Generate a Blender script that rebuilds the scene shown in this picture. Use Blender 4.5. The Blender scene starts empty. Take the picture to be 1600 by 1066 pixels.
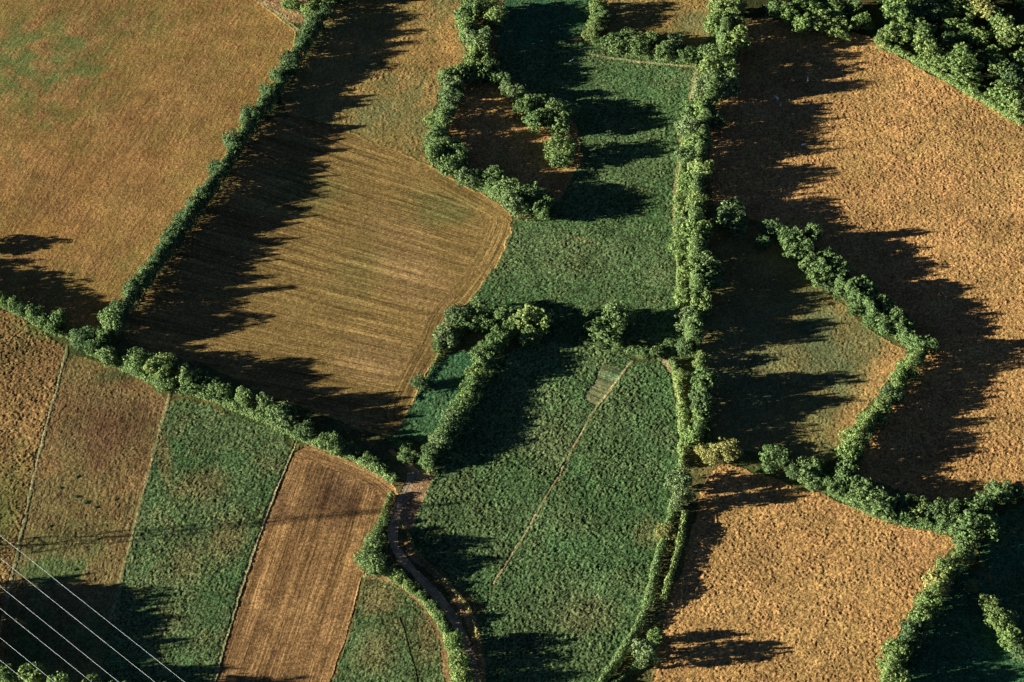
import bpy, bmesh, math, random
import numpy as np
from mathutils import Vector, Matrix

# ------------------------------------------------------------------ camera, sky, sun, exposure
SC = bpy.context.scene
COL = SC.collection
TILT = math.radians(45.0)
LENS, SENS = 90.0, 36.0
PW, PH = 1600.0, 1066.0                    # pixel grid in which the plan was surveyed
DIST = 1401.0
CAM = Vector((0.0, -DIST*math.sin(TILT), DIST*math.cos(TILT)))
cd = bpy.data.cameras.new('camera'); cam = bpy.data.objects.new('camera', cd); COL.objects.link(cam)
cd.lens = LENS; cd.sensor_width = SENS; cd.clip_start = 1.0; cd.clip_end = 20000.0
cam.location = CAM; cam.rotation_euler = (TILT, 0, 0)
SC.camera = cam

SUN_EL = math.radians(10.5)
SHADOW_AZ = math.radians(7.5)              # shadows run this far north of east
world = bpy.data.worlds.new("World"); SC.world = world; world.use_nodes = True
wn = world.node_tree
bg = wn.nodes['Background']; bg.inputs['Strength'].default_value = 0.05
sky = wn.nodes.new('ShaderNodeTexSky'); sky.sky_type = 'NISHITA'; sky.sun_disc = False
sky.sun_elevation = SUN_EL; sky.sun_rotation = math.radians(262.5)
sky.altitude = 2500.0; sky.air_density = 0.2; sky.dust_density = 0.0; sky.ozone_density = 1.0
wn.links.new(sky.outputs[0], bg.inputs['Color'])
sd = bpy.data.lights.new('sun', 'SUN'); sd.energy = 5.0; sd.angle = math.radians(0.5); sd.color = (1.0, 0.92, 0.78)
sun = bpy.data.objects.new('sun', sd); COL.objects.link(sun)
ldir = Vector((math.cos(SHADOW_AZ)*math.cos(SUN_EL), math.sin(SHADOW_AZ)*math.cos(SUN_EL), -math.sin(SUN_EL)))
sun.rotation_euler = ldir.to_track_quat('-Z', 'Y').to_euler(); sun.location = (-300, 0, 300)
vs = SC.view_settings
vs.view_transform = 'Standard'; vs.look = 'None'; vs.gamma = 1.0; vs.use_curve_mapping = False
vs.exposure = 2.08

rng = np.random.default_rng(7)
random.seed(7)

# ------------------------------------------------------------------ helpers
TX = SENS/2/LENS
def g(px, py, z=0.0):
    """survey pixel -> ground point at height z"""
    u = (px-PW/2)/(PW/2)*TX; v = -(py-PH/2)/(PW/2)*TX
    d = np.array([u, v*math.cos(TILT)+math.sin(TILT), v*math.sin(TILT)-math.cos(TILT)])
    t = (z-CAM.z)/d[2]
    return np.array([CAM.x+d[0]*t, CAM.y+d[1]*t])
def mpp(py, z=0.0):
    v = -(py-PH/2)/(PW/2)*TX
    t = (z-CAM.z)/(v*math.sin(TILT)-math.cos(TILT))
    return t*TX/(PW/2)
def chaikin(P, n=2, closed=True):
    P = np.array(P, float)
    for _ in range(n):
        if closed:
            Q = np.roll(P, -1, 0)
            P = np.stack([P*.8+Q*.2, P*.2+Q*.8], 1).reshape(-1, 2)
        else:
            A, B = P[:-1], P[1:]
            M = np.stack([A*.75+B*.25, A*.25+B*.75], 1).reshape(-1, 2)
            P = np.vstack([P[:1], M, P[-1:]])
    return P
def vnoise(x, y, s, seed):
    x = x/s+seed*37.7; y = y/s+seed*91.3
    xi = np.floor(x).astype(np.int64); yi = np.floor(y).astype(np.int64)
    fx = x-xi; fy = y-yi; fx = fx*fx*(3-2*fx); fy = fy*fy*(3-2*fy)
    def h(a, b):
        n = (a*374761393+b*668265263+seed*974711) & 0xffffffff
        n = ((n ^ (n >> 13))*1274126177) & 0xffffffff
        n = n ^ (n >> 16)
        return (n & 0xffff)/65535.0
    return (h(xi, yi)*(1-fx)+h(xi+1, yi)*fx)*(1-fy)+(h(xi, yi+1)*(1-fx)+h(xi+1, yi+1)*fx)*fy
def fbm(x, y, s, seed, o=3):
    r = 0; a = 1; t = 0
    for i in range(o):
        c, q = math.cos(.6+1.1*i), math.sin(.6+1.1*i)
        r = r+a*vnoise(x*c-y*q, x*q+y*c, s/2**i, seed+i); t += a; a *= .6
    return r/t
def tag(o, label=None, cat=None, group=None, kind=None):
    if label: o['label'] = label
    if cat: o['category'] = cat
    if group: o['group'] = group
    if kind: o['kind'] = kind
    return o
def link(name, me, mat=None, parent=None):
    o = bpy.data.objects.new(name, me); COL.objects.link(o)
    if mat is not None and me is not None: me.materials.append(mat)
    if parent is not None: o.parent = parent
    return o
def mesh_np(name, V, F, smooth=False):
    """V (n,3), F (m,4) quads"""
    me = bpy.data.meshes.new(name)
    V = np.ascontiguousarray(V, np.float32); F = np.ascontiguousarray(F, np.int32)
    k = F.shape[1]
    me.vertices.add(len(V)); me.vertices.foreach_set('co', V.ravel())
    me.loops.add(F.size); me.loops.foreach_set('vertex_index', F.ravel())
    me.polygons.add(len(F)); me.polygons.foreach_set('loop_start', np.arange(0, F.size, k, dtype=np.int32))
    me.polygons.foreach_set('loop_total', np.full(len(F), k, np.int32))
    if smooth: me.polygons.foreach_set('use_smooth', np.ones(len(F), bool))
    me.update(calc_edges=True)
    return me

# ------------------------------------------------------------------ materials
class NT:
    def __init__(s, m):
        m.use_nodes = True; s.t = m.node_tree; s.t.nodes.clear()
        s.out = s.n('ShaderNodeOutputMaterial')
    def n(s, k, **kw):
        nd = s.t.nodes.new(k)
        for a, v in kw.items(): setattr(nd, a, v)
        return nd
    def l(s, a, b): s.t.links.new(a, b)
    def val(s, op, a, b=None, clamp=False):
        m = s.n('ShaderNodeMath', operation=op); m.use_clamp = clamp
        for i, v in enumerate((a, b)):
            if v is None: continue
            if isinstance(v, (int, float)): m.inputs[i].default_value = v
            else: s.l(v, m.inputs[i])
        return m.outputs[0]
    def mix(s, f, a, b, bt='MIX'):
        m = s.n('ShaderNodeMix', data_type='RGBA', blend_type=bt)
        for sock, v in ((m.inputs[0], f), (m.inputs[6], a), (m.inputs[7], b)):
            if isinstance(v, (int, float)): sock.default_value = v
            elif isinstance(v, tuple): sock.default_value = (*v[:3], 1)
            else: s.l(v, sock)
        return m.outputs[2]
    def noise(s, vec, scale, detail=3, rough=.55):
        n = s.n('ShaderNodeTexNoise'); n.inputs['Scale'].default_value = scale
        n.inputs['Detail'].default_value = detail; n.inputs['Roughness'].default_value = rough
        if vec is not None: s.l(vec, n.inputs['Vector'])
        return n.outputs['Fac']
    def ramp(s, f, lo, hi, a=0.0, b=1.0):
        r = s.n('ShaderNodeMapRange'); s.l(f, r.inputs[0])
        r.inputs[1].default_value = lo; r.inputs[2].default_value = hi
        r.inputs[3].default_value = a; r.inputs[4].default_value = b
        return r.outputs[0]

def field_mat(name, A, B, C, var=.35, streak=0.0, streak_w=1.6, streak_l=45.0, bump=.5, bump_s=1.3, spark=.25):
    """earth / crop colour A, with patches of B and C held in the mesh attributes, streaks along the drill rows"""
    m = bpy.data.materials.new(name); t = NT(m)
    geo = t.n('ShaderNodeNewGeometry').outputs['Position']
    ab = t.n('ShaderNodeAttribute', attribute_name='mixb').outputs['Fac']
    ac = t.n('ShaderNodeAttribute', attribute_name='mixc').outputs['Fac']
    col = t.mix(ab, A, B); col = t.mix(ac, col, C)
    n1 = t.noise(geo, .9, 4, .7)
    f1 = t.ramp(n1, .3, .7, 1-var, 1+var)
    n2 = t.noise(geo, .06, 4, .6)
    f2 = t.ramp(n2, .3, .7, 1-var*.55, 1+var*.55)
    f = t.val('MULTIPLY', f1, f2)
    f = t.val('MULTIPLY', f, t.ramp(t.noise(geo, .014, 3, .6), .35, .65, 1-var*.4, 1+var*.4))
    n4 = t.n('ShaderNodeAttribute', attribute_name='grain').outputs['Fac']                       # single stalks and pale clods
    f = t.val('MULTIPLY', f, t.ramp(n4, .30, .78, 1-spark*1.2, 1+spark*1.6))
    hgt = t.noise(geo, bump_s, 4, .7)
    if streak:
        row = t.n('ShaderNodeAttribute', attribute_name='row').outputs['Vector']
        mp = t.n('ShaderNodeMapping'); t.l(row, mp.inputs['Vector'])
        mp.inputs['Scale'].default_value = (1/streak_w, 1/streak_l, 1)
        s1 = t.noise(mp.outputs[0], 1.0, 3, .7)
        mp2 = t.n('ShaderNodeMapping'); t.l(row, mp2.inputs['Vector'])
        mp2.inputs['Scale'].default_value = (.22/streak_w, .5/streak_l, 1); mp2.inputs['Location'].default_value = (9, 3, 0)
        s2 = t.noise(mp2.outputs[0], 1.0, 2, .5)
        f = t.val('MULTIPLY', f, t.ramp(s1, .3, .7, 1-streak, 1+streak))
        f = t.val('MULTIPLY', f, t.ramp(s2, .3, .7, 1-streak*.6, 1+streak*.6))
        hgt = t.val('ADD', t.val('MULTIPLY', hgt, .6), t.val('MULTIPLY', s1, 1.0))
    cc = t.n('ShaderNodeVectorMath', operation='SCALE'); t.l(col, cc.inputs[0]); t.l(f, cc.inputs[3])
    bp = t.n('ShaderNodeBump'); bp.inputs['Strength'].default_value = bump; bp.inputs['Distance'].default_value = .6
    t.l(hgt, bp.inputs['Height'])
    p = t.n('ShaderNodeBsdfDiffuse'); p.inputs['Roughness'].default_value = .6
    t.l(cc.outputs[0], p.inputs['Color']); t.l(bp.outputs[0], p.inputs['Normal'])
    t.l(p.outputs[0], t.out.inputs['Surface'])
    return m

def leaf_mat(name, col, col2, trans=.22):
    m = bpy.data.materials.new(name); t = NT(m)
    geo = t.n('ShaderNodeNewGeometry'); isl = geo.outputs['Random Per Island']
    oi = t.n('ShaderNodeObjectInfo').outputs['Random']
    c = t.mix(oi, col, col2)
    f = t.ramp(isl, 0, 1, .55, 1.45)
    f = t.val('MULTIPLY', f, t.ramp(t.noise(geo.outputs['Position'], .35, 2), .3, .7, .75, 1.25))
    cc = t.n('ShaderNodeVectorMath', operation='SCALE'); t.l(c, cc.inputs[0]); t.l(f, cc.inputs[3])
    c2 = t.n('ShaderNodeVectorMath', operation='SCALE'); c2.inputs[3].default_value = 1.2; t.l(cc.outputs[0], c2.inputs[0]); cc = c2
    d = t.n('ShaderNodeBsdfDiffuse'); tr = t.n('ShaderNodeBsdfTranslucent')
    t.l(cc.outputs[0], d.inputs['Color']); t.l(cc.outputs[0], tr.inputs['Color'])
    mx = t.n('ShaderNodeMixShader'); mx.inputs[0].default_value = trans
    t.l(d.outputs[0], mx.inputs[1]); t.l(tr.outputs[0], mx.inputs[2]); t.l(mx.outputs[0], t.out.inputs['Surface'])
    return m
def plain_mat(name, col, rough=.8, metal=0.0, var=.2, scale=3.0):
    m = bpy.data.materials.new(name); t = NT(m)
    co = t.n('ShaderNodeTexCoord').outputs['Object']
    f = t.ramp(t.noise(co, scale, 3), .3, .7, 1-var, 1+var)
    rgb = t.n('ShaderNodeRGB'); rgb.outputs[0].default_value = (*col, 1)
    cc = t.n('ShaderNodeVectorMath', operation='SCALE'); t.l(rgb.outputs[0], cc.inputs[0]); t.l(f, cc.inputs[3])
    p = t.n('ShaderNodeBsdfPrincipled'); t.l(cc.outputs[0], p.inputs['Base Color'])
    p.inputs['Roughness'].default_value = rough; p.inputs['Metallic'].default_value = metal
    t.l(p.outputs[0], t.out.inputs['Surface'])
    return m

# ------------------------------------------------------------------ the ground: one fine relief grid shared out between the fields
STEP = .45
X0, X1, Y0, Y1 = -375.0, 375.0, -290.0, 362.0
NX = int((X1-X0)/STEP); NY = int((Y1-Y0)/STEP)
gx = X0+STEP*np.arange(NX+1); gy = Y0+STEP*np.arange(NY+1)
VX, VY = np.meshgrid(gx, gy)                       # (NY+1, NX+1)
CX = VX[:-1, :-1]+STEP/2; CY = VY[:-1, :-1]+STEP/2
WX = CX+(fbm(CX, CY, 8, 11, 4)-.5)*5.0; WY = CY+(fbm(CX, CY, 8, 23, 4)-.5)*5.0   # ragged field edges
owner = np.zeros(CX.shape, np.int16)
N_A = vnoise(VX, VY, .95, 3); N_B = vnoise(VX*.8+VY*.6, VY*.8-VX*.6, 1.75, 5); N_C = rng.random(VX.shape)
GRAIN = .55*N_C+.45*vnoise(VX, VY, .9, 77)
N_F = fbm(VX, VY, 26, 41, 4); N_G = fbm(VX, VY, 9, 57, 3)

def inside(P, X, Y):
    r = np.zeros(X.shape, bool); n = len(P)
    for i in range(n):
        x1, y1 = P[i]; x2, y2 = P[(i+1) % n]
        if y1 == y2: continue
        c = ((y1 > Y) != (y2 > Y)) & (X < (x2-x1)*(Y-y1)/(y2-y1)+x1)
        r ^= c
    return r
def seg_dist(P, X, Y):
    best = np.full(X.shape, 1e9); along = np.zeros(X.shape); acc = 0
    for (ax, ay), (bx, by) in zip(P[:-1], P[1:]):
        L2 = (bx-ax)**2+(by-ay)**2
        t = np.clip(((X-ax)*(bx-ax)+(Y-ay)*(by-ay))/L2, 0, 1)
        d = np.hypot(X-ax-t*(bx-ax), Y-ay-t*(by-ay)); k = d < best
        best[k] = d[k]; L = math.sqrt(L2); along[k] = (acc+t*L)[k]; acc += L
    return best, along
def sub(P, m):
    P = np.array(P); j0 = max(0, int((P[:, 0].min()-m-X0)/STEP)); j1 = min(NX, int((P[:, 0].max()+m-X0)/STEP)+1)
    i0 = max(0, int((P[:, 1].min()-m-Y0)/STEP)); i1 = min(NY, int((P[:, 1].max()+m-Y0)/STEP)+1)
    return slice(i0, i1), slice(j0, j1)
FIELDS = []
def claim(mask, sl, spec):
    FIELDS.append(spec); fid = len(FIELDS)
    o = owner[sl]; o[mask & (o == 0)] = fid
    spec['id'] = fid
def W(P): return np.array([g(x, y) for x, y in P])
def field(name, poly, mat, label, amp=.4, clump=(.5, .3, .35), patches=(), rows=None, head=None, curve=0, mixn=(0, 0), soft=2):
    P = W(chaikin(poly, soft)); sl = sub(P, 4)
    claim(inside(P, WX[sl], WY[sl]), sl, dict(name=name, mat=mat, label=label, amp=amp, clump=clump, patches=patches, rows=rows, head=head, mixn=mixn, curve=curve))
def strip(name, line, w, mat, label, amp=.2, clump=(.4, .3, .3), patches=(), mixn=(.2, .2), wv=.35, lift=.12):
    P = W(chaikin(line, 2, False)); sl = sub(P, w*2+4)
    d, a = seg_dist(P, CX[sl]+.3*(WX[sl]-CX[sl]), CY[sl]+.3*(WY[sl]-CY[sl]))
    ww = w/2*(1+wv*(vnoise(CX[sl], CY[sl], 9, 71)-.5)*2)
    claim(d < ww, sl, dict(name=name, mat=mat, label=label, amp=amp, clump=clump, patches=patches, rows=None, head=(line, 1e6), mixn=mixn, lift=lift))
def build_field(s):
    m = owner == s['id']
    if not m.any(): return
    ii, jj = np.nonzero(m)
    i0, i1, j0, j1 = ii.min(), ii.max()+2, jj.min(), jj.max()+2
    sl = (slice(i0, i1), slice(j0, j1))
    mm = m[i0:i1-1, j0:j1-1]
    h, w = i1-i0, j1-j0
    cnt = np.zeros((h, w), np.int8)
    for a in (0, 1):
        for b in (0, 1): cnt[a:h-1+a, b:w-1+b] += mm
    used = cnt > 0; inner = cnt == 4
    idx = np.full((h, w), -1, np.int64); idx[used] = np.arange(used.sum())
    X, Y = VX[sl], VY[sl]; ca, cb, cc = s['clump']; ca, cb, cc = ca*.75, cb*.7, cc*1.0
    z = s['amp']*np.clip(.55+1.0*N_G[sl], .5, 1.3)*(ca*N_A[sl]+cb*N_B[sl]+cc*N_C[sl])
    z = np.where(inner, z+.03+s.get('lift', 0), .22+.25*N_A[sl])
    q = idx[:-1, :-1][mm], idx[:-1, 1:][mm], idx[1:, 1:][mm], idx[1:, :-1][mm]
    V = np.stack([X[used], Y[used], z[used]], 1)
    me = mesh_np(s['name'], V, np.stack(q, 1), True)
    mb = s['mixn'][0]*np.clip((N_F[sl]-.42)*5, 0, 1); mc = s['mixn'][1]*np.clip((N_G[sl]-.45)*4, 0, 1)
    for (px, py, rx, ry, ang, amt, ch) in s['patches']:
        c = g(px, py); k = mpp(py); ux, uy = rx*k, ry*k/math.cos(TILT)
        a = math.radians(ang); dx, dy = X-c[0], Y-c[1]
        ddx = dx*math.cos(a)+dy*math.sin(a); ddy = -dx*math.sin(a)+dy*math.cos(a)
        r = np.sqrt((ddx/ux)**2+(ddy/uy)**2)+(N_F[sl]-.5)*1.1+(N_G[sl]-.5)*.7+(N_A[sl]+N_B[sl]-1)*.22
        v = np.clip((1.25-r)/.95, 0, 1)*amt
        if ch == 'b': mb = np.maximum(mb, v)
        else: mc = np.maximum(mc, v)
    for nm, arr in (('mixb', mb), ('mixc', mc), ('grain', GRAIN[sl])):
        at = me.attributes.new(nm, 'FLOAT', 'POINT'); at.data.foreach_set('value', np.clip(arr[used]+0*X[used], 0, 1).astype(np.float32))
    if s['rows'] or s['head']:
        if s['rows']:
            (ax, ay), (bx, by) = s['rows']; A = g(ax, ay); B = g(bx, by); d = (B-A)/np.linalg.norm(B-A)
            v = (X-A[0])*d[0]+(Y-A[1])*d[1]; u = -(X-A[0])*d[1]+(Y-A[1])*d[0]
            u = (u+(N_F[sl]-.5)*1.4)/(1+s.get('curve', 0)*v)
        else: u = X*0; v = Y*0
        if s['head']:
            P = W(chaikin(s['head'][0], 2, False)); hd, ha = seg_dist(P, X, Y)
            k = hd < s['head'][1]
            u = np.where(k, hd+500, u); v = np.where(k, ha, v)
        at = me.attributes.new('row', 'FLOAT_VECTOR', 'POINT')
        at.data.foreach_set('vector', np.stack([u[used], v[used], 0*u[used]], 1).astype(np.float32).ravel())
    o = link(s['name'], me, s['mat']); tag(o, s['label'], s.get('cat', 'field'), None, 'structure')

# ---- colours of earth and crops (linear albedo)
TAN = (.31, .180, .058); OLIVE = (.17, .135, .042); GRASS = (.075, .115, .035); STRAW = (.42, .26, .10)
OCHRE = (.395, .235, .086); RUST = (.34, .19, .08); BROWN = (.24, .14, .055); DKBROWN = (.16, .095, .042)
GREEN = (.070, .130, .048); TEAL = (.044, .122, .056); LGREEN = (.125, .150, .065); SOIL = (.36, .19, .085)
M = {
 'pasture_tan': field_mat('dry_pasture', TAN, (.135, .150, .048), (.27, .150, .062), .34, .14, 3.0, 20, .5, 1.2),
 'olive': field_mat('olive_pasture', (.22, .165, .055), LGREEN, OCHRE, .35, .1, 2.5, 15, .6, 1.0),
 'stubble': field_mat('stubble', (.235, .160, .056), (.29, .19, .080), (.140, .145, .048), .24, .55, .9, 60, .6, 1.6, .3),
 'maize': field_mat('green_crop', GREEN, LGREEN, (.19, .155, .065), .35, .12, 2.2, 30, .6, 1.1, .55),
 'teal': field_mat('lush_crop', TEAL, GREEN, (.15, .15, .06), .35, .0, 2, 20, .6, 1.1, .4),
 'rough': field_mat('rough_dry_grass', OCHRE, (.30, .21, .075), (.37, .20, .085), .34, 0, 2, 20, .6, 1.7, .38),
 'brown_rough': field_mat('rough_brown_growth', (.29, .18, .070), (.13, .085, .038), (.12, .145, .045), .34, .15, 2, 20, .7, 1.0, .35),
 'meadow': field_mat('mixed_meadow', (.265, .175, .070), (.080, .135, .048), (.140, .086, .042), .33, .1, 2, 20, .6, 1.0, .3),
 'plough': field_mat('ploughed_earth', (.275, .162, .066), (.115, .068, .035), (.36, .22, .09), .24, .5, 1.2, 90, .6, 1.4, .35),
 'verge': field_mat('verge_grass', (.12, .115, .042), (.05, .08, .026), (.27, .18, .075), .35, 0, 2, 20, .7, .9, .3),
 'dry_line': field_mat('dry_boundary_grass', (.28, .26, .12), (.14, .18, .07), (.34, .28, .14), .35, 0, 2, 20, .7, .9, .35),
 'dry_verge': field_mat('dry_verge', (.36, .22, .105), (.15, .12, .05), (.44, .29, .15), .35, 0, 2, 20, .7, .9, .3),
 'track': field_mat('stony_track', (.38, .28, .17), (.44, .29, .16), (.20, .16, .10), .2, .3, 1.2, 60, .4, 1.2, .2),
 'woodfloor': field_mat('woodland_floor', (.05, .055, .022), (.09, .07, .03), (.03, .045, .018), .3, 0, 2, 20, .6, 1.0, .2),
 'garden': field_mat('garden_rows', (.17, .185, .085), (.09, .155, .075), (.20, .195, .09), .3, .75, 1.3, 80, .6, 1.4, .2),
}

# ---- claims, first come first served: tracks and lines, then the fields
strip('dirt_track', [(648, 738), (632, 770), (618, 805), (613, 845), (625, 872), (655, 902), (690, 938), (716, 980), (735, 1025), (746, 1070), (752, 1130), (755, 1250)], 4.6, M['track'],
      'pale stony farm track curving down between the hedges below the centre', .05, (.3, .3, .4), mixn=(.7, .5), wv=.2)
strip('dirt_track', [(612, 705), (640, 728), (655, 742)], 3.2, M['dry_verge'], 'short bare earth path joining the hedge gap to the farm track', .08)
strip('field_boundary', [(987, 566), (965, 597), (930, 640), (890, 712), (830, 822), (772, 912)], 1.6, M['dry_line'], 'pale dry strip splitting the big green crop field in two', .25, mixn=(.5, .6), lift=.32)
strip('field_boundary', [(106, 542), (90, 605), (70, 672), (42, 795), (14, 925), (-5, 1010)], 1.9, M['dry_line'], 'pale dry strip between the two leftmost brown fields', .2, mixn=(.3, .7), lift=.32)
strip('field_boundary', [(267, 612), (243, 700), (216, 805), (190, 905), (172, 968)], 1.9, M['dry_line'], 'tan strip between the brown meadow and the green crop', .2, mixn=(.7, .4), lift=.32)
strip('field_boundary', [(462, 690), (421, 790), (381, 900), (342, 1035), (325, 1090)], 1.7, M['dry_line'], 'ochre strip between green crop and ploughed field', .1, mixn=(.5, .4), lift=.1)
strip('field_boundary', [(567, 905), (546, 985), (516, 1070), (505, 1110)], 1.7, M['verge'], 'dark furrow between ploughed field and small green crop', .1)
strip('field_boundary', [(625, 965), (636, 995), (647, 1035), (657, 1075)], 1.4, M['woodfloor'], 'thin dark ditch line in the small green field by the track', .02)
strip('dry_verge', [(1088, 105), (1078, 160), (1062, 240), (1053, 320), (1057, 400), (1061, 470)], 3.4, M['dry_line'], 'dry grass verge along the left side of the central tree row', .3, mixn=(.6, .4))
strip('dry_verge', [(1000, 558), (1035, 560), (1053, 590), (1064, 650), (1066, 720)], 3.0, M['dry_line'], 'dry grass verge curving round the top of the large crop field', .3, mixn=(.5, .4))
strip('dry_verge', [(395, -5), (430, 20), (470, 52)], 3.0, M['dry_line'], 'pale dry verge at the top corner of the tan pasture', .3, mixn=(.6, .5))
strip('dry_verge', [(664, 742), (650, 775), (633, 818)], 8.0, M['dry_verge'], 'sandy dry bank between farm track and green crop', .35, mixn=(.2, .6))
strip('dry_verge', [(636, 850), (650, 872), (690, 900), (720, 940), (740, 975), (748, 1020), (752, 1066)], 4.6, M['dry_verge'], 'rough rusty bank along the right side of the farm track', .7, mixn=(.8, .4))
strip('dry_verge', [(915, 85), (980, 96), (1090, 106)], 1.8, M['dry_line'], 'thin dry verge below the short top hedge', .3, mixn=(.3, .5))
strip('dry_verge', [(575, 898), (605, 900), (640, 922), (672, 958), (692, 1005), (704, 1070)], 4.5, M['dry_verge'], 'tan headland round the small green field', .25, mixn=(.5, .3))

field('stubble_field', [(425, 172), (530, 203), (614, 233), (675, 263), (746, 300), (787, 322), (806, 340), (782, 400), (747, 455), (706, 497), (690, 545), (668, 580), (652, 612), (638, 645), (612, 688), (560, 672), (430, 622), (300, 562), (215, 548), (188, 522), (232, 440), (330, 290)],
      M['stubble'], 'brown stubble field with fine drill lines left of centre', .16, (.3, .4, .3),
      patches=[(640, 420, 60, 90, 20, .8, 'b'), (480, 300, 60, 40, 0, .5, 'c'), (690, 330, 60, 30, -20, .7, 'c'), (600, 560, 80, 40, 0, .7, 'b'), (560, 420, 50, 60, 0, .35, 'c')],
      rows=((530, 400), (670, 438)), curve=-.0011, head=([(675, 263), (746, 300), (787, 322), (806, 340), (782, 400), (747, 455), (706, 497), (690, 545), (668, 580), (638, 645)], 13.0))
field('dry_pasture', [(-330, -260), (330, -260), (395, 0), (470, 48), (440, 112), (395, 180), (350, 245), (300, 325), (262, 380), (218, 450), (182, 488), (165, 517), (100, 512), (0, 468), (-330, 330)],
      M['pasture_tan'], 'large tan pasture with faint green patches, upper left', .26, (.4, .3, .4),
      patches=[(60, 110, 150, 110, 10, 1, 'b'), (25, 90, 50, 80, 0, 1, 'b'), (160, 30, 200, 60, 0, .6, 'b'), (330, 120, 90, 70, 0, .35, 'b'), (420, 70, 60, 40, -20, .35, 'b'), (340, 230, 60, 70, 30, .3, 'b'), (200, 410, 60, 60, 20, .45, 'b'), (250, 180, 110, 30, 0, .6, 'c'), (130, 60, 60, 40, 0, .45, 'b'), (20, 40, 70, 70, 0, .6, 'b'), (150, 170, 30, 30, 0, .5, 'b'), (330, 90, 120, 60, 0, .22, 'b'), (90, 430, 120, 40, 0, .4, 'b'), (200, 260, 60, 110, 25, .5, 'c'), (230, 330, 70, 60, 30, .22, 'b'), (40, 270, 90, 60, 0, .45, 'c'), (270, 130, 60, 40, 0, .35, 'c'), (25, 250, 10, 45, 20, .6, 'b'), (300, 40, 80, 25, 0, .15, 'b')],
      rows=((200, 400), (330, 200)), mixn=(.30, .6))
field('dry_scrub', [(397, -100), (395, 0), (470, 46), (500, 0), (500, -100)], M['dry_verge'], 'scrap of dry scrub at the top beside the dry verge', .5, mixn=(.6, .4))
field('olive_pasture', [(480, 50), (520, -10), (560, -120), (740, -120), (720, 0), (716, 60), (738, 95), (692, 130), (678, 170), (668, 230), (690, 268), (614, 232), (530, 201), (425, 170)],
      M['olive'], 'rough olive and gold pasture above the stubble field', .5, (.5, .35, .3),
      patches=[(700, 70, 20, 60, 0, .9, 'c'), (640, 70, 40, 40, 0, .5, 'c'), (600, 180, 60, 30, 10, .6, 'b'), (660, 200, 30, 50, 0, .5, 'b'), (690, 130, 20, 30, 0, .8, 'c')], mixn=(.4, .5))
field('dry_clearing', [(712, 108), (785, 112), (850, 165), (903, 190), (908, 250), (888, 288), (862, 330), (800, 320), (740, 275), (706, 220), (700, 160)],
      M['rough'], 'small brown clearing ringed by trees above the centre', .5, mixn=(.6, .3))
field('green_crop', [(770, 96), (830, 72), (915, 60), (935, 78), (1000, 92), (1090, 104), (1082, 160), (1066, 240), (1057, 330), (1061, 420), (1064, 500), (1064, 545), (960, 530), (840, 530), (760, 500), (712, 492), (747, 457), (784, 400), (806, 342), (870, 338), (862, 330), (888, 288), (908, 250), (903, 190), (850, 165), (790, 112)],
      M['maize'], 'tall green crop field above the centre of the picture', .6, (.5, .35, .35),
      patches=[(1000, 170, 110, 90, 0, .0, 'b'), (900, 400, 120, 45, 0, .45, 'b'), (1030, 430, 40, 30, 0, .5, 'b'), (910, 375, 25, 3, -20, .8, 'c'), (800, 370, 30, 20, 0, .4, 'b')], rows=((760, 470), (1000, 370)), mixn=(.25, .12))
field('green_crop', [(770, 95), (790, 0), (800, -120), (922, -120), (922, 60), (830, 72)], M['teal'], 'shaded green field at the top between two tree rows', .5, mixn=(.5, .2))
field('olive_pasture', [(935, 75), (940, -120), (1110, -120), (1110, 60), (1080, 100)], M['olive'], 'shaded pasture corner inside the top hedge', .5, patches=[(1085, 35, 30, 20, 0, .8, 'b')], mixn=(.6, .3))
field('rough_dry_field', [(1140, 60), (1195, 20), (1370, 60), (1395, 85), (1480, 132), (1560, 172), (1600, 192), (1900, 330), (1900, 790), (1600, 762), (1540, 768), (1480, 792), (1330, 742), (1312, 718), (1352, 650), (1422, 590), (1452, 540), (1380, 482), (1300, 402), (1230, 362), (1200, 352), (1115, 330), (1105, 250), (1120, 150)],
      M['rough'], 'large rough orange brown field filling the right side', .6, (.55, .3, .35),
      patches=[(1540, 200, 90, 30, -30, .6, 'b'), (1345, 260, 6, 60, 40, .7, 'b'), (1560, 660, 60, 15, 0, .5, 'b'), (1480, 330, 120, 70, 0, .35, 'c'), (1240, 130, 120, 80, 0, .5, 'b')], mixn=(.4, .45))
field('triangular_pasture', [(1105, 335), (1200, 365), (1300, 460), (1350, 512), (1412, 545), (1424, 560), (1382, 602), (1322, 682), (1312, 716), (1240, 732), (1190, 708), (1095, 700), (1088, 600), (1100, 450)],
      M['olive'], 'olive triangular pasture inside the right hand hedges', .5, (.5, .3, .35),
      patches=[(1385, 570, 32, 75, -28, 1, 'c'), (1340, 650, 30, 50, -28, .7, 'c'), (1290, 560, 90, 110, 0, .95, 'b'), (1180, 600, 140, 160, 0, .8, 'b')], mixn=(.6, .1))
field('rough_dry_field', [(1105, 745), (1130, 722), (1200, 747), (1262, 768), (1290, 774), (1340, 796), (1400, 818), (1485, 830), (1492, 850), (1462, 900), (1432, 950), (1392, 1010), (1378, 1066), (1370, 1300), (985, 1300), (1020, 1020), (1062, 900), (1090, 800)],
      M['rough'], 'rough golden brown field at the lower right', .6, (.55, .3, .35),
      patches=[(1420, 870, 60, 70, 0, .6, 'c'), (1310, 790, 60, 25, 0, .7, 'c'), (1140, 940, 60, 90, 0, .3, 'b')], mixn=(.35, .3))
field('green_crop', [(1500, 870), (1560, 920), (1600, 965), (1900, 1150), (1900, 1300), (1385, 1300), (1390, 1060), (1440, 980), (1480, 930)], M['teal'], 'deep green field in the bottom right corner', .5, mixn=(.4, .1))
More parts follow.
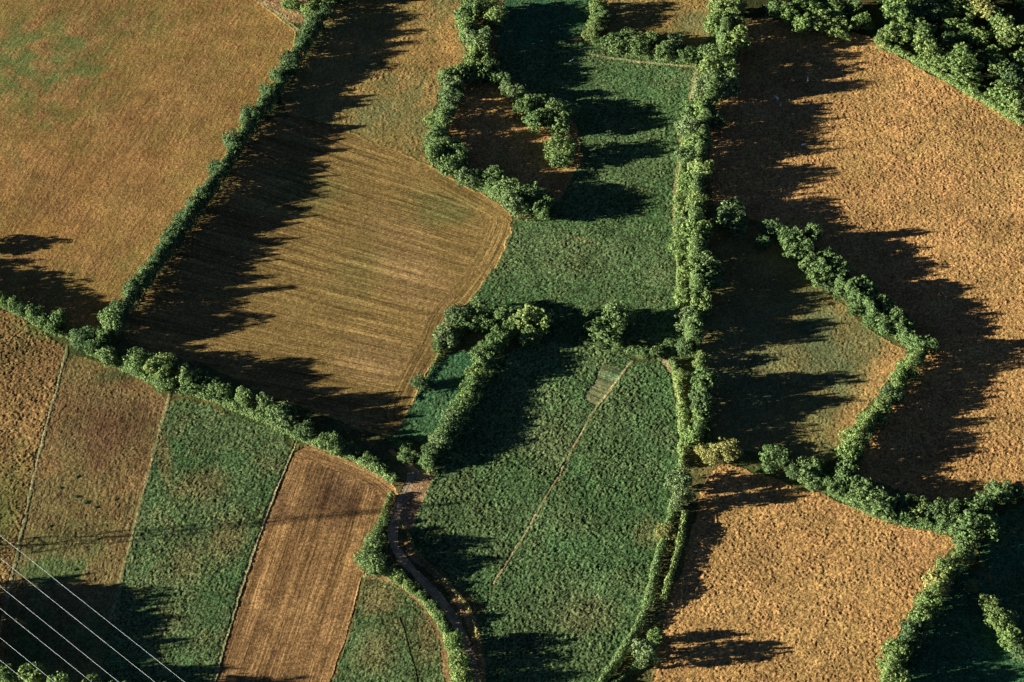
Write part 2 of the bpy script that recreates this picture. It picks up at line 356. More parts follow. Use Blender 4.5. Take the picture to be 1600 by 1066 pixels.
field('green_crop', [(1520, 850), (1600, 775), (1900, 800), (1900, 1120), (1600, 960), (1550, 910)], M['teal'], 'shaded green field at the right edge', .5, mixn=(.7, .3))
field('garden_plot', [(941, 569), (974, 583), (937, 640), (911, 624)], M['garden'], 'small vegetable plot with pale rows in the crop field', .3, patches=[(958, 585, 22, 10, 20, .8, 'b')], rows=((940, 576), (966, 586)), soft=0)
field('green_crop', [(792, 545), (860, 532), (925, 532), (985, 560), (985, 568), (963, 597), (930, 640), (890, 712), (830, 822), (770, 914), (758, 950), (735, 935), (690, 892), (640, 850), (645, 815), (662, 770), (692, 712), (742, 622)],
      M['maize'], 'green crop field left of the pale dividing strip, lower centre', .75, (.55, .35, .35),
      patches=[(860, 680, 60, 60, 30, .6, 'b'), (760, 830, 80, 40, 30, .35, 'b'), (850, 570, 60, 25, 0, 0, 'b')], rows=((850, 760), (900, 680)), mixn=(.3, .12))
field('green_crop', [(990, 566), (1042, 566), (1058, 620), (1066, 700), (1052, 760), (1046, 800), (1035, 850), (1020, 905), (1000, 960), (970, 1030), (940, 1072), (900, 1300), (775, 1300), (757, 1066), (752, 1020), (746, 985), (762, 940), (774, 912), (832, 822), (892, 712), (932, 640), (966, 597)],
      M['maize'], 'large dark green crop field right of the pale dividing strip', .75, (.55, .35, .35),
      patches=[(915, 970, 45, 30, 30, .32, 'c'), (880, 960, 90, 50, 20, .5, 'b'), (940, 650, 60, 60, 0, .3, 'b'), (1010, 830, 25, 20, 0, .4, 'c'), (830, 1010, 60, 50, 0, .4, 'b')], rows=((880, 960), (1000, 700)), mixn=(.25, .10))
field('lush_crop', [(700, 550), (768, 540), (748, 590), (702, 652), (672, 698), (640, 687), (612, 688), (640, 642), (660, 606), (676, 576)],
      M['teal'], 'small blue green field between the stubble and the diagonal hedge', .6, (.5, .35, .35), mixn=(.5, .15))
field('brown_rough_field', [(-330, 350), (0, 478), (105, 540), (88, 605), (68, 670), (40, 795), (12, 925), (-10, 1300), (-330, 1300)],
      M['brown_rough'], 'rough mottled brown field at the left edge', .8, (.55, .3, .35),
      patches=[(30, 540, 70, 40, -20, .55, 'b'), (5, 800, 45, 90, 0, .8, 'c'), (20, 650, 40, 40, 0, 0, 'b'), (60, 520, 40, 12, -25, .7, 'c')], mixn=(.4, .25))
field('mixed_meadow', [(108, 546), (266, 612), (242, 700), (215, 805), (189, 905), (171, 970), (150, 1090), (140, 1300), (-9, 1300), (14, 925), (42, 795), (71, 672), (91, 605)],
      M['meadow'], 'meadow fading from dark brown down to green, lower left', .45, (.5, .3, .4),
      patches=[(90, 780, 40, 28, 0, .5, 'b'), (80, 890, 90, 30, 0, .9, 'b'), (60, 1000, 120, 80, 0, .9, 'b'), (195, 582, 80, 16, 22, .9, 'b'), (130, 990, 140, 60, 0, .8, 'b'), (190, 870, 15, 60, 0, .4, 'c'), (165, 665, 110, 85, 0, 1, 'c'), (100, 850, 130, 55, 0, .6, 'b')], rows=((170, 970), (266, 612)), mixn=(.35, .35))
field('green_crop', [(270, 615), (360, 648), (461, 688), (420, 790), (380, 900), (340, 1035), (320, 1100), (290, 1300), (142, 1300), (152, 1090), (173, 970), (191, 905), (217, 805), (244, 700)],
      M['maize'], 'mottled green crop strip beside the ploughed field', .62, (.55, .35, .35),
      patches=[(355, 850, 30, 40, -20, .7, 'c'), (290, 880, 40, 40, 0, .5, 'c'), (310, 760, 40, 25, 20, .6, 'c'), (250, 690, 12, 70, 15, .8, 'c'), (270, 970, 50, 40, 0, .6, 'b'), (330, 800, 60, 60, 0, .4, 'b')], rows=((340, 1035), (461, 688)), mixn=(.5, .25))
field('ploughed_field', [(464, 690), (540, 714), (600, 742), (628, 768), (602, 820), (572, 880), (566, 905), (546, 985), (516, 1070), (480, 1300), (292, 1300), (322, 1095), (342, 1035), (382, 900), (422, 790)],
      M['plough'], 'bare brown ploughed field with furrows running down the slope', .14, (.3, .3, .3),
      patches=[(510, 768, 62, 56, 30, 1, 'b'), (440, 800, 90, 14, 4, .9, 'b'), (560, 730, 60, 14, -22, .8, 'c'), (420, 960, 14, 90, -15, .4, 'b')], rows=((372, 1000), (476, 700)), head=([(464, 690), (540, 714), (600, 742), (628, 768)], 10), mixn=(.25, .4))  # the two upper b patches paint a broad shadow smudge into the soil colour
field('green_crop', [(570, 902), (605, 900), (640, 922), (672, 960), (692, 1010), (704, 1070), (720, 1300), (482, 1300), (517, 1070), (547, 985)],
      M['maize'], 'small green crop field left of the farm track', .5, (.5, .35, .35),
      patches=[(590, 935, 40, 26, 0, .8, 'c'), (590, 1020, 36, 36, 0, .6, 'c'), (668, 990, 28, 50, 0, .8, 'c'), (615, 985, 30, 24, 0, .45, 'c'), (680, 1050, 25, 25, 0, 0, 'b')], rows=((547, 1066), (580, 940)), mixn=(.4, .2))
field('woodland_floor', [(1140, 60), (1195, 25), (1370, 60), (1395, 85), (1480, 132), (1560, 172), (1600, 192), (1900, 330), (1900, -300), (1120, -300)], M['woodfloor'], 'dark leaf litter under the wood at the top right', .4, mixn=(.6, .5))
FIELDS.append(dict(name='grass_verge', mat=M['verge'], label='rough grass of the hedge bottoms and verges between the fields', amp=.5, clump=(.5, .3, .35), patches=(), rows=None, head=None, mixn=(.8, .3), id=len(FIELDS)+1))
owner[owner == 0] = len(FIELDS)
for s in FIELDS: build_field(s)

# far countryside: one sheet out to the horizon, just below the relief grid
def far_mat():
    m = bpy.data.materials.new('far_farmland'); t = NT(m)
    geo = t.n('ShaderNodeNewGeometry').outputs['Position']
    v = t.n('ShaderNodeTexVoronoi'); v.inputs['Scale'].default_value = .006; t.l(geo, v.inputs['Vector'])
    sep = t.n('ShaderNodeSeparateColor'); t.l(v.outputs['Color'], sep.inputs[0])
    c = t.mix(t.ramp(sep.outputs[0], .35, .65), (.07, .10, .035), (.30, .18, .07))
    c = t.mix(t.ramp(sep.outputs[1], .5, .6), c, (.16, .12, .05))
    f = t.val('MULTIPLY', t.ramp(t.noise(geo, .9, 4, .7), .3, .7, .65, 1.35), t.ramp(t.noise(geo, .05, 3), .3, .7, .8, 1.2))
    cc = t.n('ShaderNodeVectorMath', operation='SCALE'); t.l(c, cc.inputs[0]); t.l(f, cc.inputs[3])
    bp = t.n('ShaderNodeBump'); bp.inputs['Distance'].default_value = .4; bp.inputs['Strength'].default_value = .6
    t.l(t.noise(geo, 1.0, 4, .7), bp.inputs['Height'])
    d = t.n('ShaderNodeBsdfDiffuse'); t.l(cc.outputs[0], d.inputs['Color']); t.l(bp.outputs[0], d.inputs['Normal'])
    t.l(d.outputs[0], t.out.inputs['Surface']); return m
E = 9000.0
gm = mesh_np('ground', [(-E, -E, -.15), (E, -E, -.15), (E, E, -.15), (-E, E, -.15)], np.array([[0, 1, 2, 3]]))
tag(link('ground', gm, far_mat()), 'farmland reaching away to the horizon on every side', 'ground', None, 'structure')

# ------------------------------------------------------------------ trees
LEAF = {
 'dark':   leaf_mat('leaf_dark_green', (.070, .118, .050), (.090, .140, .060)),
 'mid':    leaf_mat('leaf_mid_green', (.092, .152, .056), (.120, .178, .068)),
 'bright': leaf_mat('leaf_fresh_green', (.122, .190, .062), (.158, .212, .074)),
 'yellow': leaf_mat('leaf_yellow_green', (.205, .220, .075), (.240, .235, .085)),
 'grey':   leaf_mat('leaf_grey_green', (.110, .170, .070), (.135, .185, .082)),
}
BARK = plain_mat('bark', (.12, .085, .055), .9, 0, .3, 2.0)

def leaf_quads(P, Nrm, size, r):
    """P centres, Nrm facing; returns V,F of crossed-ish leaf sprays (one bent quad each)"""
    n = len(P)
    up = r.normal(size=(n, 3)); t = np.cross(Nrm, up); t /= np.linalg.norm(t, axis=1, keepdims=True)+1e-9
    b = np.cross(Nrm, t)
    a = (size*(.6+.8*r.random(n)))[:, None]/2 if np.ndim(size) == 0 else (size*(.6+.8*r.random(n)))[:, None]/2
    asp = (.65+.5*r.random(n))[:, None]
    bend = Nrm*a*(.35*r.normal(size=(n, 1)))
    V = np.stack([P-t*a, P-b*a*asp+bend, P+t*a*.9, P+b*a*asp-bend], 1).reshape(-1, 3)
    F = np.arange(4*n).reshape(n, 4)
    return V, F
def unit(v): return v/(np.linalg.norm(v, axis=1, keepdims=True)+1e-9)

def crown_mesh(kind, seed):
    """unit crown: width 1, height 1, centred on 0 (scaled per tree); lobed mass of leaf sprays"""
    r = np.random.default_rng(1000+seed)
    lobes = []
    if kind == 'round':   nl, lr, sq = 16, (.20, .30), .28
    elif kind == 'lobed': nl, lr, sq = 22, (.13, .25), .36
    elif kind == 'tall':  nl, lr, sq = 20, (.16, .26), .30
    else:                 nl, lr, sq = 14, (.17, .28), .33
    for k in range(nl):
        z = -1+2*(k+.5)/nl; a = k*2.39996+r.normal()*.5
        rad = math.sqrt(max(0, 1-z*z))
        d = np.array([rad*math.cos(a), rad*math.sin(a), z*.95])
        d = d/(np.sum(np.abs(d)**3.2)**(1/3.2))               # fuller shoulders than a plain ball
        lobes.append((d*sq*(.75+.45*r.random()), r.uniform(*lr)))
    lobes.append((np.zeros(3), .30))
    if kind == 'lobed':
        for _ in range(5):                                   # shoots that break the outline
            d = unit(r.normal(size=(1, 3)))[0]; d[2] = abs(d[2])*.8
            lobes.append((d*.46, r.uniform(.07, .11)))
    Ps, Ns = [], []
    for c, R in lobes:
        n = int(2700*R*R)+16
        nsub = max(3, int(10*(R/.22)**2))                    # leafy sprigs over the lobe, with gaps between them
        sd_ = unit(r.normal(size=(nsub, 3))); sR = R*r.uniform(.30, .50, nsub)
        k = r.integers(0, nsub, n)
        d = unit(r.normal(size=(n, 3))+sd_[k]*.8)
        P = c+sd_[k]*R*.80+d*(sR[k]*(1-.45*r.random(n)**2))[:, None]
        Ps.append(P); Ns.append(unit(d*1.0+unit(P)*.4+r.normal(size=(n, 3))*.40))
        m_ = int(n*.30); d = unit(r.normal(size=(m_, 3)))     # inner leaves close the lobe
        Ps.append(c+d*(R*.62*r.random(m_)**.4)[:, None]); Ns.append(unit(d+r.normal(size=(m_, 3))*.5))
    P = np.vstack(Ps); N = np.vstack(Ns)
    # drop sprays buried deep inside other lobes
    depth = np.zeros(len(P))
    for c, R in lobes:
        depth = np.maximum(depth, 1-np.linalg.norm(P-c, axis=1)/R)
    keep = (depth < .55) | (r.random(len(P)) < .3)
    P, N = P[keep], N[keep]
    V, F = leaf_quads(P, N, .068 if kind != 'round' else .060, r)
    m = np.abs(V).max(0)
    return mesh_np('crown_'+kind, V/m/2, F)
def trunk_mesh(seed):
    """unit trunk: height 1 (0..1), tapered, with limbs spreading into the crown"""
    r = random.Random(seed); bm = bmesh.new()
    def tube(p, q, ra, rb, n=7):
        p, q = Vector(p), Vector(q); d = (q-p).normalized(); a = d.orthogonal().normalized(); b = d.cross(a)
        A = [bm.verts.new(p+(a*math.cos(2*math.pi*i/n)+b*math.sin(2*math.pi*i/n))*ra) for i in range(n)]
        B = [bm.verts.new(q+(a*math.cos(2*math.pi*i/n)+b*math.sin(2*math.pi*i/n))*rb) for i in range(n)]
        for i in range(n): bm.faces.new((A[i], A[(i+1) % n], B[(i+1) % n], B[i]))
        bm.faces.new(B)
    tube((0, 0, -.02), (0, 0, .06), .040, .028); tube((0, 0, .06), (r.uniform(-.02, .02), 0, .45), .028, .020)
    tube((0, 0, .44), (r.uniform(-.04, .04), .02, .85), .020, .006)
    for k in range(6):
        a = k*1.05+r.uniform(-.3, .3); z = .28+.07*k
        tube((0, 0, z), (.22*math.cos(a), .22*math.sin(a), z+.22), .012, .004, 5)
    me = bpy.data.meshes.new('trunk'); bm.to_mesh(me); bm.free(); me.materials.append(BARK); return me
NPROTO = {'round': 5, 'lobed': 7, 'tall': 5, 'bush': 5}
PROTO = {}
_s = 0
for k, n in NPROTO.items():
    PROTO[k] = []
    for i in range(n):
        _s += 1; me = crown_mesh(k, _s); me.materials.append(LEAF['mid']); PROTO[k].append(me)
TRUNK = [trunk_mesh(i) for i in range(4)]
ORD = ['first', 'second', 'third', 'fourth', 'fifth', 'sixth', 'seventh', 'eighth', 'ninth', 'tenth', 'eleventh', 'twelfth', 'thirteenth', 'fourteenth', 'fifteenth', 'sixteenth', 'seventeenth', 'eighteenth', 'nineteenth', 'twentieth', 'twenty-first', 'twenty-second', 'twenty-third', 'twenty-fourth', 'twenty-fifth', 'twenty-sixth', 'twenty-seventh', 'twenty-eighth', 'twenty-ninth', 'thirtieth', 'thirty-first', 'thirty-second', 'thirty-third', 'thirty-fourth', 'thirty-fifth', 'thirty-sixth']
TONEW = {'dark': 'dark green', 'mid': 'green', 'bright': 'bright green', 'yellow': 'yellowish green', 'grey': 'grey green'}
KW = {'round': 'round tree', 'lobed': 'spreading tree', 'tall': 'slender tree', 'bush': 'low bush'}
TREES = []
def place_tree(px, py, w, H, kind, tone, label, group):
    zc = H*.6
    H = H*1.0
    wm = w*mpp(py, zc)*(1.46 if kind == 'round' else 1.36)
    ch = max(min(wm*{'round': .95, 'lobed': 1.0, 'tall': 1.5, 'bush': .75}[kind], H*.96), H*.90)
    zc = H-ch/2
    p = g(px, py, zc)
    name = 'bush' if kind == 'bush' else 'tree'
    o = bpy.data.objects.new(name, None); COL.objects.link(o); o.empty_display_size = 1
    o.location = (p[0], p[1], 0); o.rotation_euler = (0, 0, random.uniform(0, 6.283))
    tag(o, label, name, group)
    me = random.choice(PROTO[kind])
    c = bpy.data.objects.new('crown', me); COL.objects.link(c); c.parent = o
    c.location = (0, 0, zc); c.scale = (wm*random.uniform(.92, 1.2), wm*random.uniform(.92, 1.2), ch)
    c.material_slots[0].link = 'OBJECT'; c.material_slots[0].material = LEAF[tone]
    t = bpy.data.objects.new('trunk', random.choice(TRUNK)); COL.objects.link(t); t.parent = o
    t.scale = (H*.8, H*.8, H*.93)
    return o
def row(desc, end, H, kind, tone, pts, key):
    """a row of trees surveyed one by one: (x, y, crown width[, height[, kind[, tone]]])"""
    pts = sorted(pts, key=key)
    for i, q in enumerate(pts):
        x, y, w = q[:3]; h = q[3] if len(q) > 3 and q[3] else H*(.80+.40*float(vnoise(np.array([x*1.0]), np.array([y*1.0]), 55, 9)[0]))*random.uniform(.95, 1.05)
        k = q[4] if len(q) > 4 and q[4] else kind; tn = q[5] if len(q) > 5 else tone
        if len(q) < 5 and kind != 'bush':
            if random.random() < .28: tn = random.choice(['mid', 'bright', 'grey', 'dark'] if tone != 'dark' else ['mid', 'dark'])
            if random.random() < .22: k = random.choice(['round', 'lobed'])
        if w < 13 and len(q) < 5: k = 'bush'; h = min(h, 5.5)
        lab = '%s %s, %s from %s in the %s' % (TONEW[tn], KW[k], ORD[i], end, desc)
        place_tree(x, y, w, h, k, tn, lab, 'trees of the '+desc)
byx = lambda q: q[0]
byy = lambda q: q[1]
row('diagonal left hedgerow', 'top', 12.8, 'round', 'dark', [(486, 15, 32, 12, 'lobed', 'bright'), (453, 5, 25, 8, 'bush', 'bright'), (530, -22, 40, 16, 'lobed'), (548, -50, 40, 17, 'lobed'), (512, -12, 34, 14, 'lobed'), (507, 22, 22, 13), (491, 35, 22, 12), (481, 49, 18), (473, 66, 19), (454, 90, 27), (452, 104, 22), (437, 117, 25), (420, 144, 25), (417, 160, 16), (390, 179, 29, 12), (382, 203, 19), (365, 218, 25), (370, 233, 17), (343, 263, 31, 12), (329, 290, 19), (316, 304, 19), (302, 322, 24), (287, 341, 24), (275, 358, 25), (266, 377, 24), (252, 392, 19), (241, 408, 20), (231, 424, 23), (219, 440, 18), (206, 455, 28, 13), (184, 483, 23), (176, 504, 34, 17)], byy)
row('hedgerow along the left brown fields', 'left', 12, 'lobed', 'mid', [(3, 467, 16), (22, 475, 17), (34, 483, 13), (52, 488, 28), (69, 502, 20), (90, 500, 24, 12, 'tall'), (80, 511, 18), (133, 527, 40, 10, 'round', 'dark'), (162, 527, 20), (145, 543, 22), (167, 556, 30), (216, 563, 34, 14, 'round'), (252, 574, 38, 17, 'lobed', 'bright'), (258, 597, 26), (292, 588, 26, 15, 'tall'), (306, 597, 40, 13), (331, 607, 30), (351, 613, 22, 13, 'tall'), (382, 622, 24, 16, 'tall'), (415, 630, 22, 15, 'tall', 'grey'), (436, 647, 32, 15, 'lobed', 'grey'), (449, 661, 26, 12, 'lobed', 'grey'), (458, 645, 12, 11, 'tall'), (476, 673, 26, 12), (507, 689, 20), (523, 693, 24)], byx)
row('scrub below the stubble field', 'left', 4.5, 'bush', 'mid', [(543, 703, 19), (557, 703, 19), (572, 712, 17), (586, 722, 20), (598, 733, 20), (613, 746, 16)], byx)
row('bushes at the path junction', 'left', 5, 'bush', 'mid', [(614, 688, 22), (631, 698, 20), (631, 713, 22), (648, 711, 20), (667, 718, 20, 8, 'tall')], byx)
tag_single = place_tree(657, 598, 23, 7, 'round', 'dark', 'lone dark round bush at the right edge of the stubble field', 'lone trees in the fields')
row('straight diagonal hedge above the track', 'top', 9.5, 'round', 'mid', [(777, 529, 32, 13, 'lobed'), (763, 543, 27), (753, 559, 30, 12), (746, 580, 27, 12), (739, 600, 28), (731, 618, 27), (719, 637, 28), (709, 655, 28), (699, 673, 29), (686, 690, 25), (675, 703, 20)], byy)
row('tree row right of the stubble corner', 'left', 12, 'lobed', 'mid', [(697, 524, 34, 9), (685, 541, 21, 6), (714, 492, 30), (736, 500, 34), (749, 482, 34), (760, 505, 25), (790, 495, 30), (800, 512, 24), (832, 500, 50, 18, 'lobed', 'bright'), (829, 525, 30), (915, 495, 14, 14, 'tall'), (935, 509, 32), (966, 494, 40, 15), (949, 517, 42)], byx)
row('low bushes above the large crop', 'left', 3.8, 'bush', 'mid', [(885, 528, 16), (918, 533, 20), (938, 537, 18), (969, 543, 20), (988, 547, 18), (1005, 550, 20), (1025, 550, 20), (1046, 540, 22)], byx)
row('tree clump above the clearing', 'top', 14, 'lobed', 'bright', [(760, 10, 36), (775, 25, 30), (733, 18, 34), (728, 44, 32), (746, 60, 42, 14), (753, 78, 28), (738, 90, 24), (766, 106, 24, 13), (743, 108, 24), (719, 112, 26)], byy)
row('tree belt left of the clearing', 'top', 13.5, 'lobed', 'mid', [(700, 118, 26), (722, 116, 24), (738, 122, 22, 10), (752, 114, 24), (706, 134, 34, 12, 'lobed', 'grey'), (704, 155, 28), (682, 189, 28, 9, 'bush', 'bright'), (696, 182, 26), (682, 209, 28), (692, 230, 40, 13), (679, 241, 24), (702, 257, 36), (719, 240, 26), (733, 277, 34, 12, 'lobed', 'grey'), (766, 280, 28), (778, 273, 22), (792, 294, 36), (804, 317, 34), (832, 306, 42, 14), (847, 328, 25), (856, 314, 24, 13)], byy)
row('tree line through the clearing', 'top', 12, 'lobed', 'mid', [(764, 114, 24, 10), (776, 120, 22, 10), (788, 124, 22, 11, 'tall', 'grey'), (791, 138, 18, 9, 'lobed', 'grey'), (807, 145, 26, 12, 'lobed', 'grey'), (817, 169, 26), (834, 162, 32), (841, 187, 32), (871, 172, 32), (875, 193, 30), (876, 230, 40, 14, 'lobed', 'bright'), (878, 250, 28, 9)], byy)
row('upper central tree row', 'top', 16, 'lobed', 'bright', [(1128, 12, 40), (1151, 7, 28), (1121, 37, 36), (1144, 33, 30), (1151, 62, 36), (1138, 82, 26), (1112, 84, 32), (1121, 106, 46, 18), (1106, 132, 40, 16, 'lobed', 'grey'), (1134, 133, 34), (1080, 169, 28, 12), (1100, 168, 32), (1121, 189, 26, 13, 'lobed', 'dark'), (1080, 199, 34), (1090, 222, 30), (1074, 244, 30, 12), (1096, 266, 36, 16), (1077, 287, 30, 12), (1068, 318, 28, 11), (1088, 318, 30), (1141, 334, 48, 14, 'lobed', 'grey')], byy)
row('middle central tree row', 'top', 15, 'lobed', 'bright', [(1066, 350, 26, 9), (1087, 362, 40), (1152, 360, 28, 9, 'lobed', 'grey'), (1067, 386, 30, 9), (1090, 392, 34), (1102, 416, 40, 15, 'lobed', 'mid'), (1078, 424, 30), (1107, 438, 32, 13, 'lobed', 'mid'), (1074, 464, 34), (1097, 474, 34, 15), (1073, 499, 36, 12, 'lobed', 'grey'), (1086, 515, 26), (1070, 542, 26, 9), (1094, 562, 22, 9)], byy)
row('lower central tree row', 'top', 15, 'lobed', 'mid', [(1064, 588, 22, 6, 'bush', 'bright'), (1101, 596, 34, 17), (1095, 628, 34, 17), (1098, 650, 30), (1084, 681, 28, 12), (1134, 702, 36, 10, 'lobed', 'yellow'), (1096, 702, 20, 6, 'bush', 'yellow'), (1112, 712, 26, 8, 'bush', 'yellow'), (1061, 750, 36, 14, 'lobed', 'grey'), (1066, 777, 32, 14, 'lobed', 'grey')], byy)
row('lower ditch hedges', 'top', 9, 'lobed', 'mid', [(1040, 831, 25, 6, 'round', 'yellow'), (1068, 822, 14, 4, 'bush'), (1023, 994, 22, 9, 'tall', 'bright'), (1007, 1020, 36, 15, 'lobed', 'grey'), (965, 1092, 36, 13), (1000, 1098, 36, 14)], byy)
row('hedgerow along the triangular pasture', 'top', 12.3, 'lobed', 'mid', [(1209, 355, 28, 10, 'lobed', 'dark'), (1195, 380, 25, 8, 'bush', 'dark'), (1230, 370, 26), (1249, 387, 46, 14), (1269, 364, 22, 14, 'tall'), (1263, 411, 26), (1279, 428, 30), (1310, 420, 32), (1293, 401, 26), (1293, 445, 22, 7), (1317, 455, 26), (1347, 450, 40, 13), (1337, 478, 30), (1357, 478, 34), (1381, 476, 26), (1364, 502, 28, 9), (1384, 509, 34), (1404, 498, 28), (1418, 515, 30), (1425, 536, 24, 8), (1448, 541, 36), (1431, 556, 28)], byy)
row('curved hedge right of triangular pasture', 'top', 10.5, 'lobed', 'bright', [(1415, 580, 30), (1404, 597, 30), (1393, 617, 33), (1381, 637, 30), (1364, 655, 34), (1350, 668, 28), (1337, 687, 36, 13), (1328, 708, 32, 14)], byy)
row('hedgerow above the lower right field', 'left', 11, 'lobed', 'mid', [(1210, 716, 40, 12), (1239, 738, 17), (1264, 733, 42, 11), (1270, 752, 30, 8), (1293, 754, 22, 7), (1326, 728, 32, 12), (1323, 749, 40), (1310, 764, 26), (1347, 767, 30), (1361, 780, 42), (1381, 794, 34), (1411, 784, 34), (1411, 803, 30), (1438, 795, 36), (1457, 804, 24), (1479, 801, 42, 12), (1499, 818, 28), (1530, 790, 44, 13), (1526, 824, 52, 15), (1563, 768, 34, 8), (1508, 850, 32), (1510, 868, 24, 8), (1590, 768, 20, 6)], byx)
row('hedgerow right of the lower field', 'top', 12, 'lobed', 'bright', [(1480, 888, 36), (1465, 911, 34, 12, 'lobed', 'yellow'), (1452, 941, 40), (1442, 962, 34), (1427, 990, 40), (1402, 1020, 36), (1389, 1037, 28, 8), (1398, 1057, 36)], byy)
row('hedge in the bottom right corner', 'top', 9, 'lobed', 'bright', [(1519, 915, 22, 5, 'bush'), (1546, 942, 30), (1551, 958, 28), (1563, 967, 33), (1572, 984, 28), (1583, 998, 34), (1598, 1020, 30), (1620, 1045, 34)], byy)
row('wood along the top right', 'left', 13, 'lobed', 'bright', [(1212, 14, 28), (1234, 22, 30), (1254, 37, 28), (1259, 10, 36), (1280, 34, 30), (1293, 17, 46), (1310, 42, 36), (1334, 10, 22), (1347, 34, 28, 13, 'tall'), (1374, 61, 22, 6, 'bush'), (1404, 18, 44, 18, 'lobed', 'bright'), (1400, 51, 36), (1430, 46, 46), (1448, 74, 42, 16), (1469, 92, 38), (1448, 15, 36), (1475, 17, 34), (1509, 15, 40), (1500, 46, 42), (1536, 12, 36, 17, 'lobed', 'yellow'), (1529, 57, 32), (1480, 66, 30, 13, 'lobed', 'dark'), (1580, 50, 46, 18), (1552, 88, 34), (1506, 93, 42, 17, 'lobed', 'bright'), (1509, 118, 36, 13, 'lobed', 'bright'), (1561, 108, 32), (1582, 118, 36), (1572, 145, 44, 14, 'lobed', 'bright'), (1594, 168, 32, 12, 'lobed', 'bright'), (1560, 30, 32), (1600, 90, 34), (1620, 150, 40), (1630, 60, 44)], byx)
row('trees of the hidden upper wood', 'left', 15, 'lobed', 'mid', [(1380, -14, 40), (1330, -22, 40), (1270, -24, 40), (1430, -20, 42), (1490, -22, 40), (1550, -20, 40), (1610, -10, 44), (1190, -18, 34)], byx)
row('short hedge at the top middle', 'left', 9, 'lobed', 'mid', [(935, 8, 26, 11, 'lobed', 'bright'), (938, 24, 24, 9), (931, 38, 24, 9, 'bush', 'bright'), (923, 54, 20, 6, 'bush', 'bright'), (936, 66, 20, 4, 'bush'), (962, 65, 34), (993, 68, 34), (984, 56, 24), (1020, 60, 19, 11, 'tall'), (1037, 78, 24), (1053, 68, 36), (1068, 84, 22), (1080, 86, 24)], byx)
row('hedge left of the farm track', 'top', 11, 'round', 'mid', [(598, 815, 16, 5, 'bush'), (590, 832, 18, 7, 'round'), (582, 850, 30, 12), (574, 872, 28, 12), (588, 884, 30, 13), (621, 899, 22, 8, 'bush', 'bright'), (641, 915, 24, 8, 'bush', 'bright'), (658, 929, 18, 6, 'bush'), (675, 947, 19, 6, 'bush'), (687, 964, 20, 7, 'bush'), (695, 980, 17, 5, 'bush'), (709, 1003, 28, 12, 'round', 'bright'), (716, 1034, 28, 11, 'round', 'bright'), (722, 1058, 28, 12, 'round', 'bright'), (730, 1085, 28, 11, 'round', 'bright')], byy)
row('trees by the power lines', 'left', 20, 'lobed', 'bright', [(7, 1056, 30, 18), (51, 1060, 38, 19), (95, 1084, 42, 21), (140, 1089, 42, 20), (185, 1093, 42, 19), (225, 1096, 42, 18), (262, 1098, 40, 17), (300, 1102, 40, 16), (-34, 1005, 46, 18), (-40, 965, 46, 19), (-42, 930, 42, 16), (-48, 1040, 46, 20), (-90, 985, 46, 23), (-95, 945, 46, 22), (-100, 1020, 46, 23), (-30, 1030, 40, 17)], byx)
row('hedgerow beyond the left edge', 'left', 12, 'lobed', 'mid', [(-22, 458, 28), (-50, 446, 34, 13), (-85, 430, 34, 13), (-120, 415, 34, 12), (-70, 380, 36, 12), (-160, 398, 34)], byx)
for i, (x, y, w) in enumerate([(120, 745, 9), (93, 762, 8), (133, 785, 10), (118, 776, 8), (148, 793, 9), (116, 890, 8), (78, 822, 7), (180, 780, 7), (152, 842, 7)]):
    place_tree(x, y, w*.62, .9, 'bush', 'dark', '%s from the left of the tiny shrubs dotted over the lower left meadow' % ORD[sorted([120, 93, 133, 118, 148, 116.1, 78, 180, 152]).index([120, 93, 133, 118, 148, 116.1, 78, 180, 152][i])], 'shrubs dotted over the meadow')

# ------------------------------------------------------------------ continuous hedges and undergrowth
def hedge(line, wpx, h, tone, label, seed, dens=3.2, name='hedge', lump=.45):
    r = np.random.default_rng(seed); h = h*1.25; dens = dens*1.7; wpx = wpx*1.15
    P = np.array([g(x, y, h*.5) for x, y in chaikin(line, 2, False)])
    seg = np.linalg.norm(np.diff(P, axis=0), axis=1); acc = np.concatenate([[0], np.cumsum(seg)]); L = acc[-1]
    wm = wpx*mpp(line[0][1])
    n = int(L*(wm+2*h)*dens)
    s = r.random(n)*L; th = r.random(n)*math.pi
    px = np.interp(s, acc, P[:, 0]); py = np.interp(s, acc, P[:, 1])
    ds = .5; tx = np.interp(np.minimum(s+ds, L), acc, P[:, 0])-np.interp(np.maximum(s-ds, 0), acc, P[:, 0])
    ty = np.interp(np.minimum(s+ds, L), acc, P[:, 1])-np.interp(np.maximum(s-ds, 0), acc, P[:, 1])
    ln = np.hypot(tx, ty)+1e-9; nx, ny = -ty/ln, tx/ln
    big = 1+lump*2*(vnoise(s, th*0+seed, 7.0, seed % 50+1)-.5)+lump*1.2*(vnoise(s, th*2, 1.8, seed % 50+2)-.5)
    rad = (1-.3*r.random(n)**2)*big
    off = np.cos(th)*wm/2*rad; z = np.maximum(np.sin(th)**.7*h*rad, .1)
    X = np.stack([px+nx*off, py+ny*off, z], 1)
    Nn = unit(np.stack([nx*np.cos(th), ny*np.cos(th), np.sin(th)], 1)+r.normal(size=(n, 3))*.45)
    V, F = leaf_quads(X, Nn, .72, r)
    o = link(name, mesh_np(name, V, F), LEAF[tone]); tag(o, label, name, 'hedges along the field edges')
    return o
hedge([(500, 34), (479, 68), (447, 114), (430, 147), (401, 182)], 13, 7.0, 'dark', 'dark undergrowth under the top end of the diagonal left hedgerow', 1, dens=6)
hedge([(396, 190), (374, 222), (351, 264), (324, 304), (298, 339), (276, 376), (248, 406), (222, 445)], 13, 8.0, 'dark', 'tall dark hedge joining the trees of the diagonal left hedgerow', 26, dens=6)
